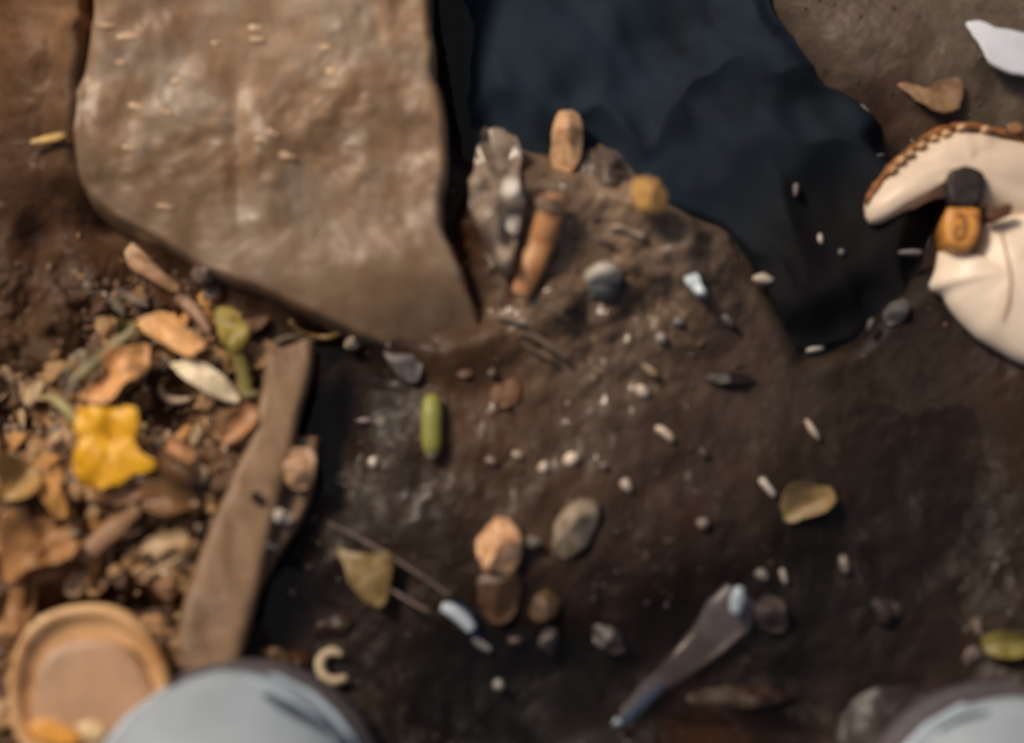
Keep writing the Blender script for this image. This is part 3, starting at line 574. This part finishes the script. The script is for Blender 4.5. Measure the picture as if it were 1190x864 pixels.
twig("edge_strip", "second tan strip leaning against the left of the dish", [(30,732),(36,706),(40,680)], [8,12,8], (140,102,62), .4, .007, "leaf strip")
stone("grey_clod", "grey clod between the pale leaf and the wood strip", ell(234,662,26,34,0), (98,82,66), .006, .003, "clod")
stone("white_crumb", "white crumb above the grey clod by the wood strip", ell(231,614,9,10), (190,172,146), .003, .008, "crumb", .3)
twig("small_stalk", "short stalk standing at the right edge of the dish", [(182,764),(187,748),(190,732)], [5,6,4], (150,116,80), .8, .010, "stalk")
stone("tan_crumb", "tan crumb between the dish and the left shoe", [(193,752),(202,740),(214,746),(214,760),(202,764)], (158,126,86), .006, .006, "crumb")
stone("tan_pebble", "tan pebble on the right side of the wood strip", [(330,540),(336,524),(350,518),(364,526),(366,548),(356,566),(340,568),(331,556)], (188,150,116), .007, .016, "pebble")
stone("glint_fleck", "modelled white glint on the right edge of the wood strip", ell(327,600,20,16,-30), (186,176,166), .003, .013, "fleck", .2)  # wet glints on the wood edge, modelled as pale solids
stone("glint_fleck", "thin modelled white glint on the lower right edge of the wood strip", ell(309,634,22,6,-8), (196,184,170), .0025, .012, "fleck", .2)
twig("bent_twig", "bent yellowish twig just under the slab edge", [(336,372),(348,386),(366,392),(384,392),(398,386)], [4,7,6,8,4], (146,118,74), .8, .005)
twig("yellow_sliver", "thin yellow sliver alone on the brown mud left of the slab", [(36,166),(52,163),(66,160),(76,157)], [4,9,10,3], (214,178,108), .4, .004, "sliver")

# green capsule
t = empty("green_pod", P(502, 497), "bright green rounded pod standing alone in the dark mud", "pod")
strip("body", [(502,463),(502,470),(502,484),(502,500),(502,514),(502,524)], [14,22,24,24,23,18], .8, mat((144,144,66), .45, .12, 120, .15), t, lift=.002, seg=14)
strip("tip", [(502,522),(502,529),(502,534)], [18,15,4], .8, mat((158,150,122), .4, .2), t, lift=.002, seg=14)

# rocks and pieces on the mud heap
stone("wet_rock", "wet grey rock with sharp facets at the left end of the mud heap", [(560,150),(578,140),(600,150),(606,176),(606,206),(614,238),(606,262),(598,300),(588,316),(572,296),(560,270),(546,236),(548,196)], (150,134,118), .014, -.004, "rock", .22, (92,76,64), .010, scale=70)
stone("wet_rock", "small pale glossy rock on top of the faceted grey rock", [(586,206),(600,204),(606,222),(608,240),(600,268),(588,262),(582,240)], (186,178,168), .006, .008, "rock", .18, (126,116,106), .004)
stone("wet_rock", "slate grey rock at the back left of the mud heap", [(600,130),(620,124),(640,130),(644,160),(634,190),(616,176),(602,156)], (78,66,60), .008, .002, "rock", .3, None, .004)
stone("grey_rock", "light grey angular rock at the right shoulder of the mud heap", [(716,158),(734,152),(748,162),(752,184),(742,198),(728,190),(714,176)], (136,130,122), .009, .006, "rock", .3, (78,70,66), .003)
stone("grey_rock", "flat grey brown rock in the middle of the mud heap", [(676,178),(700,166),(726,184),(742,204),(728,226),(696,232),(672,214)], (98,84,74), .006, .001, "rock", .3, None, .006)
stone("tan_stub", "thick tan stub standing at the top of the mud heap", [(646,134),(654,124),(668,124),(678,140),(678,166),(672,190),(660,200),(646,194),(640,172)], (214,172,130), .013, .012, "stub", .45, (176,126,82), .002)
t_ = strip("orange_stick", [(648,226),(640,250),(628,284),(616,316),(606,342)], [22,30,30,30,22], .5, mat((196,142,94), .45, .3, 120, .4, .5, (150,98,56)), lift=.007, wob=.3)
tag(t_, "orange brown stick lying down the front of the mud heap", "stick")
stone("grey_crumb", "pale grey cap at the upper end of the orange stick", [(622,232),(634,224),(652,226),(658,238),(646,246),(630,246)], (134,112,92), .006, .008, "crumb")
stone("tan_pebble", "yellowish tan pebble at the right edge of the mud heap", [(736,206),(750,200),(766,206),(776,220),(774,242),(758,248),(744,240),(734,224)], (190,148,88), .009, .010, "pebble", .35, (146,104,50))
stone("pale_pebble", "pale grey oval pebble right of the yellowish tan pebble", [(800,218),(820,212),(840,222),(852,238),(846,250),(826,248),(806,238)], (150,134,120), .007, .007, "pebble", .35)
stone("white_crumb", "small white crumb between the tan pebble and the pale oval pebble", ell(792,240,20,8,-15), (128,118,112), .003, .001, "crumb", .3)
t = empty("round_stone", P(703, 326), "round two toned stone, white above and slate below, on the mud heap", "stone")
blob("lower_half", [(684,326),(700,318),(718,324),(722,336),(712,348),(698,348),(686,340)], .009, mat((92,98,98), .3, .2), t, lift=.001)
blob("upper_half", [(680,318),(689,307),(708,303),(722,312),(719,326),(702,331),(686,328)], .012, mat((196,190,178), .3, .2), t, lift=.003)
stone("bluish_fleck", "glossy bluish white fleck right of the round two toned stone", [(797,316),(804,311),(812,320),(816,332),(822,344),(812,344),(804,336),(798,328)], (206,220,230), .004, .002, "fleck", .2)
stone("rust_patch", "flat rusty orange clod in the middle of the mud below the slab tip", [(570,440),(584,428),(600,436),(606,454),(598,472),(580,474),(568,460)], (104,68,40), .0015, .0, "clod", .6)
stone("rust_patch", "tiny rust red clod just right of the slab tip", ell(540,432,18,14), (98,66,48), .0015, .0, "clod", .5)
twig("dry_stalk", "thin split stalk below the mud heap, upper strand", [(602,388),(618,390),(638,402),(660,418)], [3,6,7,4], (120,104,90), .7, .003, "stalk")
twig("dry_stalk", "thin split stalk below the mud heap, lower strand", [(606,398),(622,408),(644,420)], [3,5,4], (108,90,76), .7, .003, "stalk")
twig("dry_stalk", "short pale stalk left of the split stalks", [(574,368),(590,370),(610,378)], [4,8,4], (112,96,84), .6, .003, "stalk")
twig("dry_stalk", "short pale stalk right below the orange stick", [(634,354),(648,364),(664,376)], [3,6,3], (116,100,86), .6, .003, "stalk")
twig("pale_streak", "long pale sliver across the middle of the mud heap", [(706,266),(720,264),(734,270),(748,276)], [3,6,5,6], (150,134,118), .6, .002, "sliver", .3)
twig("pale_streak", "faint pale sliver left of the long pale sliver", [(690,276),(704,280),(716,286)], [3,6,3], (122,106,94), .6, .002, "sliver", .3)
stone("grey_crust", "grey white crusty lump below the slab edge", [(446,408),(462,402),(480,408),(490,424),(484,442),(468,438),(454,424)], (120,112,108), .005, .001, "crust", .3)
stone("pale_crumb", "cream crumb beside the bent twig under the slab", ell(411,398,24,14,10), (176,160,140), .005, .002, "crumb", .35)

# stones lower middle
stone("orange_pebble", "orange and cream pebble, the largest on the dark mud", [(554,634),(560,616),(572,603),(588,601),(600,612),(608,632),(604,650),(592,664),(572,664),(558,656)], (222,176,134), .012, .003, "pebble", .35, (170,112,66))
stone("brown_pebble", "brown pebble tucked below the orange and cream pebble", [(556,668),(572,660),(596,662),(608,676),(602,704),(586,722),(566,718),(554,698)], (92,66,46), .008, -.001, "pebble", .4)
stone("brown_pebble", "brown triangular pebble right of the tucked brown pebble", [(616,708),(626,688),(642,678),(652,688),(648,712),(634,724),(620,722)], (90,68,48), .006, -.001, "pebble", .4)
stone("grey_pebble", "tall grey speckled pebble right of the orange and cream pebble", [(642,626),(646,604),(658,588),(674,578),(690,580),(696,596),(690,618),(674,640),(656,646),(642,640)], (150,134,114), .010, .002, "pebble", .4, (96,82,66), scale=160)
stone("white_fleck", "white fleck between the orange pebble and the grey pebble", ell(620,629,17,12), (158,150,140), .004, .004, "fleck", .3)
leaf("olive_leaf", "olive tan torn leaf held by two thin fibres", [(394,640),(410,642),(430,645),(450,642),(458,652),(454,676),(446,704),(436,708),(420,694),(406,676)], (128,106,62), lift=.008, curl=.003, rough=.003)
twig("fibre", "upper thin pale fibre running to the blue capped tip", [(382,608),(410,622),(450,645),(490,670),(524,694)], [2.5,3.5,4.5,4,3], (112,96,90), .9, .006, "fibre")
twig("fibre", "lower thin pale fibre running toward the blue capped tip", [(452,684),(474,698),(500,712)], [3,4.5,3.5], (120,102,94), .9, .006, "fibre")
t = empty("blue_tip", P(536, 722), "small bluish white glossy capsule with a pale pointed tail", "capsule")
strip("capsule", [(514,706),(524,710),(538,720),(548,732)], [10,15,16,12], .8, mat((196,208,216), .25, .15), t, lift=.004, seg=12)
strip("blue_sleeve", [(520,700),(536,712),(548,728),(556,746)], [8,16,15,8], .7, mat((30,66,104), .35, .2), t, lift=.0005, seg=12)
strip("tail", [(550,742),(560,750),(570,756)], [6,10,6], .7, mat((126,124,122), .3, .2), t, lift=.003, seg=10)
twig("c_curl", "small cream ring curl shaped like a letter C", [(398,762),(386,758),(375,764),(372,776),(378,788),(390,792),(402,788)], [7,12,12,12,12,12,7], (190,170,142), .9, .003, "curl")
stone("tan_lump", "tan lump half buried between the left shoe and the ring curl", [(298,758),(312,752),(330,756),(336,768),(322,778),(304,774)], (124,98,72), .006, .001, "lump")
stone("brown_lump", "dull brown lump left of the ring curl", ell(348,766,26,24), (70,44,26), .006, .0, "lump")
stone("dark_clod", "dark brown clod below the olive torn leaf", ell(400,730,70,44,10), (56,40,28), .007, -.002, "clod")
def clear(col, k, rough=.2):
    m = mat(col, rough, .2, 121, .2).copy(); nt = m.node_tree; tr_ = nt.nodes.new("ShaderNodeBsdfTransparent"); mi = nt.nodes.new("ShaderNodeMixShader"); mi.inputs[0].default_value = k
    nt.links.new(tr_.outputs[0], mi.inputs[1]); nt.links.new(nt.nodes["Principled BSDF"].outputs[0], mi.inputs[2]); nt.links.new(mi.outputs[0], nt.nodes["Material Output"].inputs[0]); return m
t = empty("plastic_splinter", P(790, 770), "long pale translucent splinter pointing down left in the dark hollow", "splinter")
strip("shaft", [(864,690),(846,716),(818,748),(784,778),(750,806),(722,834)], [44,58,44,30,20,10], .22, clear((116,110,114), .36), t, lift=.003, seg=12)
strip("bright_head", [(860,682),(857,696),(854,712)], [8,18,10], .5, clear((176,192,204), .85), t, lift=.010, seg=10)
strip("blue_edge", [(770,796),(744,820),(722,842)], [6,12,10], .5, clear((62,80,106), .5), t, lift=.006, seg=10)
blob("point", ell(718,840,11,10), .004, mat((176,190,200), .25, .1), t, lift=.008)
leaf("tan_leaf", "tan leaf with a yellow green spot in the dark mud at right", [(908,582),(914,568),(930,563),(950,564),(966,566),(970,580),(962,594),(940,602),(920,608),(908,600)], (132,108,74), lift=.002, second=(120,112,52))
leaf("olive_leaf", "yellow green leaf at the right edge above the right shoe", [(1142,742),(1156,735),(1176,736),(1196,738),(1198,758),(1178,766),(1158,764),(1146,756)], (122,112,56), lift=.005)
stone("grey_crumb", "upper of two grey crumbs left of the yellow green leaf", ell(1138,728,16,20,20), (112,98,90), .004, .001, "crumb", .3)
stone("grey_crumb", "lower of two grey crumbs left of the yellow green leaf", ell(1131,764,20,26,30), (112,100,96), .004, .001, "crumb", .3)
stone("grey_clod", "grey clod at the lower edge of the dark cloth", ell(1042,362,26,34,-30), (84,82,80), .006, .001, "clod", .35)
stone("grey_clod", "dim grey clod in the dark mud above the bottom right shoe", ell(1030,710,26,34,30), (64,54,50), .005, .003, "clod", .35)
stone("grey_clod", "dim grey lump right of the bright head of the splinter", ell(898,714,34,48,10), (66,56,52), .006, .004, "clod", .35)
stone("brown_clod", "rusty brown flat clod at the bottom below the splinter", ell(860,812,120,36,0,11), (52,33,19), .004, .001, "clod", .5)
stone("grey_slab", "dull grey brown lump left of the right shoe", [(990,815),(1010,800),(1050,796),(1085,806),(1082,840),(1060,880),(990,890),(972,850)], (56,48,45), .007, .002, "lump", .4)
stone("pink_clod", "faint grey pink clod below the two brown pebbles", ell(638,744,22,36), (62,54,54), .004, .004, "clod", .35)
stone("pink_clod", "faint grey clod right of the brown pebbles near the hollow", ell(706,742,44,28,-30), (58,50,50), .004, .004, "clod", .35)
stone("dark_bar", "short near black bar pressed into the mud right of centre", ell(850,440,56,16,0), (34,26,26), .003, .001, "bar", .5)

# pale pieces and wet glints on the mud, both built as solid flecks
FL = [
 (434,537,12,15,20,(196,184,172),"white fleck left of the green pod"),
 (424,489,20,8,5,(128,118,114),"dim flat fleck above the fleck left of the green pod"),
 (571,536,13,8,-30,(148,134,120),"small fleck, leftmost of the row right of the green pod"),
 (601,528,14,11,-10,(166,152,136),"second fleck from the green pod in the row of four"),
 (632,543,14,15,10,(186,170,152),"third fleck from the green pod, just left of the brightest one"),
 (664,534,18,16,15,(202,186,166),"brightest cream fleck of the row right of the green pod"),
 (702,541,11,9,0,(126,114,104),"dim fleck right of the brightest cream fleck"),
 (728,564,14,17,30,(168,154,140),"fleck lowest right of the row near the green pod"),
 (746,454,13,19,35,(178,164,150),"upright fleck above the long slanting fleck in mid mud"),
 (757,431,24,9,-35,(146,126,106),"tan slanting fleck directly above the upright fleck"),
 (768,393,15,13,-15,(146,136,130),"grey fleck below the bluish fleck"),
 (788,374,14,9,-10,(122,120,120),"dim grey fleck right under the bluish fleck"),
 (773,503,28,10,-38,(184,166,146),"long slanting cream fleck in the middle of the mud"),
 (887,324,24,12,-5,(166,154,140),"flat cream fleck at the left border of the dark cloth"),
 (947,406,22,7,8,(168,162,154),"thin fleck under the lower lobe of the dark cloth"),
 (944,499,28,8,-55,(176,160,146),"long thin slanting fleck on the dark mud at right"),
 (893,567,28,8,-50,(184,176,168),"thin slanting fleck left of the tan spotted leaf"),
 (817,608,15,12,0,(128,116,108),"round dim fleck alone in the dark mud below mid right"),
 (818,526,14,9,-50,(84,74,70),"very dim fleck left of the long thin slanting fleck"),
 (953,278,7,16,0,(176,168,158),"short upright fleck on the dark cloth"),
 (925,220,6,17,0,(120,112,106),"narrow upright fleck higher on the dark cloth"),
 (1003,127,20,9,-35,(122,118,116),"slanting grey fleck at the right border of the dark cloth"),
 (1024,181,12,5,0,(80,82,84),"tiny grey fleck left of the rimmed cream shard"),
 (1060,293,28,5,0,(130,126,124),"thin level fleck on the dark cloth left of the orange block"),
 (978,293,8,8,0,(110,106,102),"tiny round fleck on the dark cloth"),
 (1012,376,6,16,-20,(92,88,84),"small upright fleck left of the grey clod by the cloth"),
 (580,796,13,13,0,(134,130,124),"round fleck alone in the black hollow at the bottom"),
 (982,655,13,26,20,(96,90,84),"dim upright fleck in the dark pool at right"),
 (911,669,8,20,20,(140,134,128),"thin upright fleck near the bright head of the splinter"),
 (886,668,16,18,40,(104,98,92),"dim fleck between the thin upright fleck and the splinter head"),
 (892,720,20,14,-20,(106,88,84),"pinkish dim fleck on the grey lump by the splinter"),
 (600,745,20,12,0,(72,60,58),"faint fleck below the tucked brown pebble"),
 (588,472,12,6,0,(132,110,76),"tiny tan fleck on the rust patch"),
 (572,434,12,10,0,(112,98,82),"small grey fleck at the upper edge of the rust patch"),
 (846,372,22,10,-45,(84,76,74),"dim grey slanting fleck right of the dim grey flecks"),
 (340,690,10,12,0,(58,52,50),"faint fleck in the black gap right of the wood strip"),
]
for (x, y, w, h, rt, c, lab) in FL:
    c = tuple(min(235, int(v*1.16)) for v in c)
    zl = .004 if x > 860 and 130 < y < 400 else .0008
    if x > 860 and 130 < y < 400 and (u0 := P(x, y)) is not None:
        zc = float(cloth_z(np.array([u0.x]), np.array([u0.y]), np.array([.5]))[0]); o = blob("glint_fleck", ell(x, y, w, h, rt, 8), .0022, mat(c, .22, .12), absz=max(zc+.0003, gz(u0.x, u0.y)+.0005), mode='stone')
    else:
        pz = P(x, y); o = blob("glint_fleck", ell(x, y, w, h, rt, 8), .0028, mat(c, .22, .12), absz=max(gz(pz.x, pz.y)+zl, WZ+.0002), mode='stone')
    tag(o, lab, "fleck", "small pale pieces and wet glints built as flecks")

# small flecks and glints on the slab, built as pale chips
SF = [(122,30,26,7,-5,"pale chip at the top left of the slab"),(150,42,34,9,8,"longest pale chip near the top left of the slab"),(250,50,16,8,0,"pale chip at the upper middle of the slab"),(378,56,18,9,0,"upper of the pale chips near the top right of the slab"),(386,84,16,10,-20,"lower of the pale chips near the top right of the slab"),(206,94,16,8,0,"single pale chip left of the slab centre"),(140,73,16,6,0,"small pale chip under the longest chip on the slab"),(160,124,26,8,-20,"slanting pale chip on the left half of the slab"),(192,130,18,7,-30,"short chip right of the slanting pale chip"),(150,172,18,6,-5,"low pale chip at the left side of the slab"),(192,240,20,5,-5,"pale chip near the lower left edge of the slab"),(298,32,16,8,0,"grey chip at the upper middle right of the slab"),(300,46,20,7,0,"grey chip just beneath another grey chip on the slab"),(316,154,16,6,-35,"upper pale chip of the cluster on the slab centre"),(330,180,30,8,-15,"lower long pale chip of the cluster on the slab centre"),(302,162,12,7,0,"left pale chip of the cluster on the slab centre")]
for (x, y, w, h, rt, lab) in SF:
    z = .03
    for _ in range(4):
        p = at_z(x, y, z); z = float(slab_z(np.array([p.x]), np.array([p.y]), np.array([.5]))[0])
    o = blob("glint_chip", ell(x, y, w, h, rt, 8, .3), .0009, mat((214,180,146), .28, .2), absz=z-.0002, mode='stone', sink=.0006)
    tag(o, lab, "chip", "flecks and glints built as pale chips on the slab")

# ------------------------------------------------------------------ uncountable crumbs
def scatter(name, spots, mats, kind='crumb'):
    V = []; F = []; MI = []
    for (p, s, el, rz, mi) in spots:
        b0 = len(V); th = s*random.uniform(.2, .5)*min(1, 4*U/s); th *= .55 if name != 'grit' else 1; tx = random.uniform(-.35, .35); ty = random.uniform(-.35, .35)
        n = 6; 
        for rr, zz in ((.75, 0), (1, th*.5), (.86, th)):
            for k in range(n):
                a = 2*math.pi*k/n; j = random.uniform(.75, 1.25)*rr
                x = math.cos(a)*s*j*el; y = math.sin(a)*s*j/el
                V.append((p[0]+x*math.cos(rz)-y*math.sin(rz), p[1]+x*math.sin(rz)+y*math.cos(rz), p[2]+zz-s*.12+(x*tx+y*ty)+max(0, s-6*U)*.4+random.uniform(-.1, .1)*th))
        for q in range(2):
            for k in range(n): j = (k+1) % n; F.append((b0+q*n+k, b0+q*n+j, b0+(q+1)*n+j, b0+(q+1)*n+k)); MI.append(mi)
        F.append(tuple(b0+2*n+k for k in range(n))); MI.append(mi)
    me = bpy.data.meshes.new(name); me.from_pydata(V, [], F)
    for m in mats: me.materials.append(m)
    me.polygons.foreach_set("material_index", MI); me.polygons.foreach_set("use_smooth", [name == 'grit']*len(F)); me.update()
    o = bpy.data.objects.new(name, me); COL.objects.link(o); o['kind'] = 'stuff'; return o
# countable scraps of leaf and bark: each one an object, alike ones share mesh data, label and group
SC = [((178,138,92), "light tan leaf scrap lying in the litter heap", "light tan leaf scraps"), ((140,102,64), "mid brown leaf scrap lying in the litter heap", "mid brown leaf scraps"),
      ((100,70,46), "dark brown bark scrap lying in the litter heap", "dark brown bark scraps"), ((206,174,134), "pale cream wood scrap lying in the litter heap", "pale cream wood scraps"),
      ((196,140,76), "golden leaf scrap lying in the litter heap", "golden leaf scraps"), ((132,116,98), "grey weathered scrap lying in the litter heap", "grey weathered scraps")]
def scrap_mesh(m, long_):
    V = []; F = []; n = 11; rr_ = [random.uniform(.72, 1.2) for _ in range(n)]; k1 = random.uniform(-.25, .25); k2 = random.uniform(-.2, .4)
    for lev, (r_, z_) in enumerate([(.97, 0), (1, .05), (.96, .10), (.5, .10), (.0, .10)]):
        if r_ == 0: V.append((0, 0, .10+.06)); continue
        for k in range(n):
            a = 2*math.pi*k/n; x = math.cos(a)*rr_[k]*r_*long_; y = math.sin(a)*rr_[k]*r_/long_
            V.append((x, y, z_+k1*x*x+k2*y*y+.07*math.sin(3*x+2*y)))
    for q in range(3):
        for k in range(n): j = (k+1) % n; F.append((q*n+k, q*n+j, (q+1)*n+j, (q+1)*n+k))
    for k in range(n): F.append((3*n+k, 3*n+(k+1) % n, 4*n))
    F.append(tuple(range(n-1, -1, -1)))
    me = bpy.data.meshes.new("scrap"); me.from_pydata(V, [], F); me.materials.append(m); me.polygons.foreach_set("use_smooth", [True]*len(F)); me.update(); return me
SM = [[scrap_mesh(mat(c, .5, .3, 1.3, .3, .5, None, .02), random.choice([1.15, 1.4, 1.8])) for _ in range(4)] for c, _, _ in SC]
cnt = 0
LM = [('the yellow petal',125,520),('the orange leaf',198,390),('the cream leaf',238,443),('the olive green leaf',270,385),('the folded tan leaf',135,436),('the small curled husk',205,525),('the tan oval leaf',278,494),('the golden hanging leaf',62,580),('the broad tan leaf',48,634),('the diagonal bark strip',128,622),('the wide brown leaf',194,580),('the pale narrow leaf',190,631),('the thin pale twig',190,660),('the top of the dish',106,716),('the knot hole',297,577),('the foot of the wood strip',230,740),('the tip of the bent twig',336,372),('the grey clod under the slab',236,320),('the long curled leaf',176,315),('the head of the wood strip',335,400)]
used_ = {}
def where(x, y, base, size):
    L_ = sorted(LM, key=lambda q: (q[1]-x)**2+(q[2]-y)**2)
    def dr(q):
        a = math.degrees(math.atan2(q[2]-y, x-q[1])) % 360
        return ['right of','up and right of','above','up and left of','left of','down and left of','below','down and right of'][int((a+22.5)//45) % 8]
    for t_ in (f'{size} {base} {dr(L_[0])} {L_[0][0]}', f'{size} {base} {dr(L_[0])} {L_[0][0]}, {dr(L_[1])} {L_[1][0][4:]}', f'{size} {base} {dr(L_[0])} {L_[0][0]}, toward {L_[2][0]}'):
        if t_ not in used_ and len(t_.split()) <= 16: used_[t_] = 1; return t_
    return None
while cnt < 190:
    x = random.uniform(-30, 345); y = random.uniform(285, 860)
    d = float(poly_sd(np.array([x]), np.array([y]), LITTER)[0])
    if d < 6 or (y < 430 and x < 95) or (y < 330 and x < 150) or (684 < y < 716 and 30 < x < 215) or (430 < y < 500 and 175 < x < 225): continue
    if (x-106)**2+(y-800)**2 < 95**2: continue
    k = random.choices(range(6), [5, 5, 4, 2.2, 2, 2])[0]; p = P(x, y); s_ = random.uniform(7, 17)*U
    lab_ = where(x, y, SC[k][1].replace(' lying in the litter heap', ''), 'small' if s_ < 9*U else 'middling' if s_ < 12*U else 'large')
    if lab_ is None: continue
    o = bpy.data.objects.new("leaf_scrap", random.choice(SM[k])); COL.objects.link(o)
    o.location = (p.x, p.y, p.z+.0005+random.uniform(0, .0035)); o.scale = (s_, s_, s_*.8); o.rotation_euler = (random.gauss(0, .25), random.gauss(0, .25), random.gauss(.7, .8))
    tag(o, lab_, "scrap", SC[k][2]); cnt += 1
sp = []
while len(sp) < 2400:
    x = random.uniform(-60, 370); y = random.uniform(255, 870)
    d = float(poly_sd(np.array([x]), np.array([y]), LITTER)[0])
    if d < 2 or random.random() > min(1, .25+d/70): continue
    if (y < 430 and x < 95-max(0, (y-400)) or (y < 330 and x < 150)) and random.random() < .93: continue
    if 684 < y < 716 and 30 < x < 215 and random.random() < .85: continue
    if 430 < y < 500 and 175 < x < 225 and random.random() < .8: continue
    p = P(x, y); s = random.choice([1.5, 2, 3, 4])*U*random.uniform(.7, 1.3)
    sp.append(((p.x, p.y, p.z+random.uniform(0, .002)), s, random.choice([1.1, 1.3, 1.6, 2.0]), random.gauss(.7, .7), random.choices(range(6), [5, 4, 4, 3, 3, 2])[0]))
o = scatter("leaf_crumbs", sp, [mat((146,110,74), .5), mat((108,78,52), .5), mat((160,122,82), .5), mat((128,110,92), .35), mat((178,136,86), .5), mat((208,180,144), .3)])
tag(o, "fine brown leaf crumbs and bark bits at the lower left", "leaf litter")
sp = []
while len(sp) < 1100:
    x = random.uniform(330, 1230); y = random.uniform(-30, 890)
    if float(poly_sd(np.array([x]), np.array([y]), CLOTH)[0]) > -6 and float(poly_sd(np.array([x]), np.array([y]), MOUND)[0]) < 4: continue
    if float(poly_sd(np.array([x]), np.array([y]), SLAB)[0]) > -4: continue
    if x > 860 and (y > 380 or y < 150) and random.random() < .85: continue
    p = P(x, y)
    if p.z < WZ: continue
    s = random.choice([1, 1.5, 1.5, 2, 3])*U*random.uniform(.7, 1.3)
    dark = x > 850 or y > 600
    sp.append(((p.x, p.y, p.z), s, random.choice([1, 1.1, 1.3, 1.7]), random.uniform(0, 6.3), random.choices(range(5), [6, 6, 2 if not dark else .5, 1 if not dark else .2, .5 if not dark else .1])[0]))
o = scatter("grit", sp, [mat((62,52,46), .35), mat((40,33,30), .35), mat((96,82,72), .35), mat((118,92,68), .4), mat((160,148,134), .25)])
tag(o, "fine grit and small crumbs on the dark wet mud", "grit")
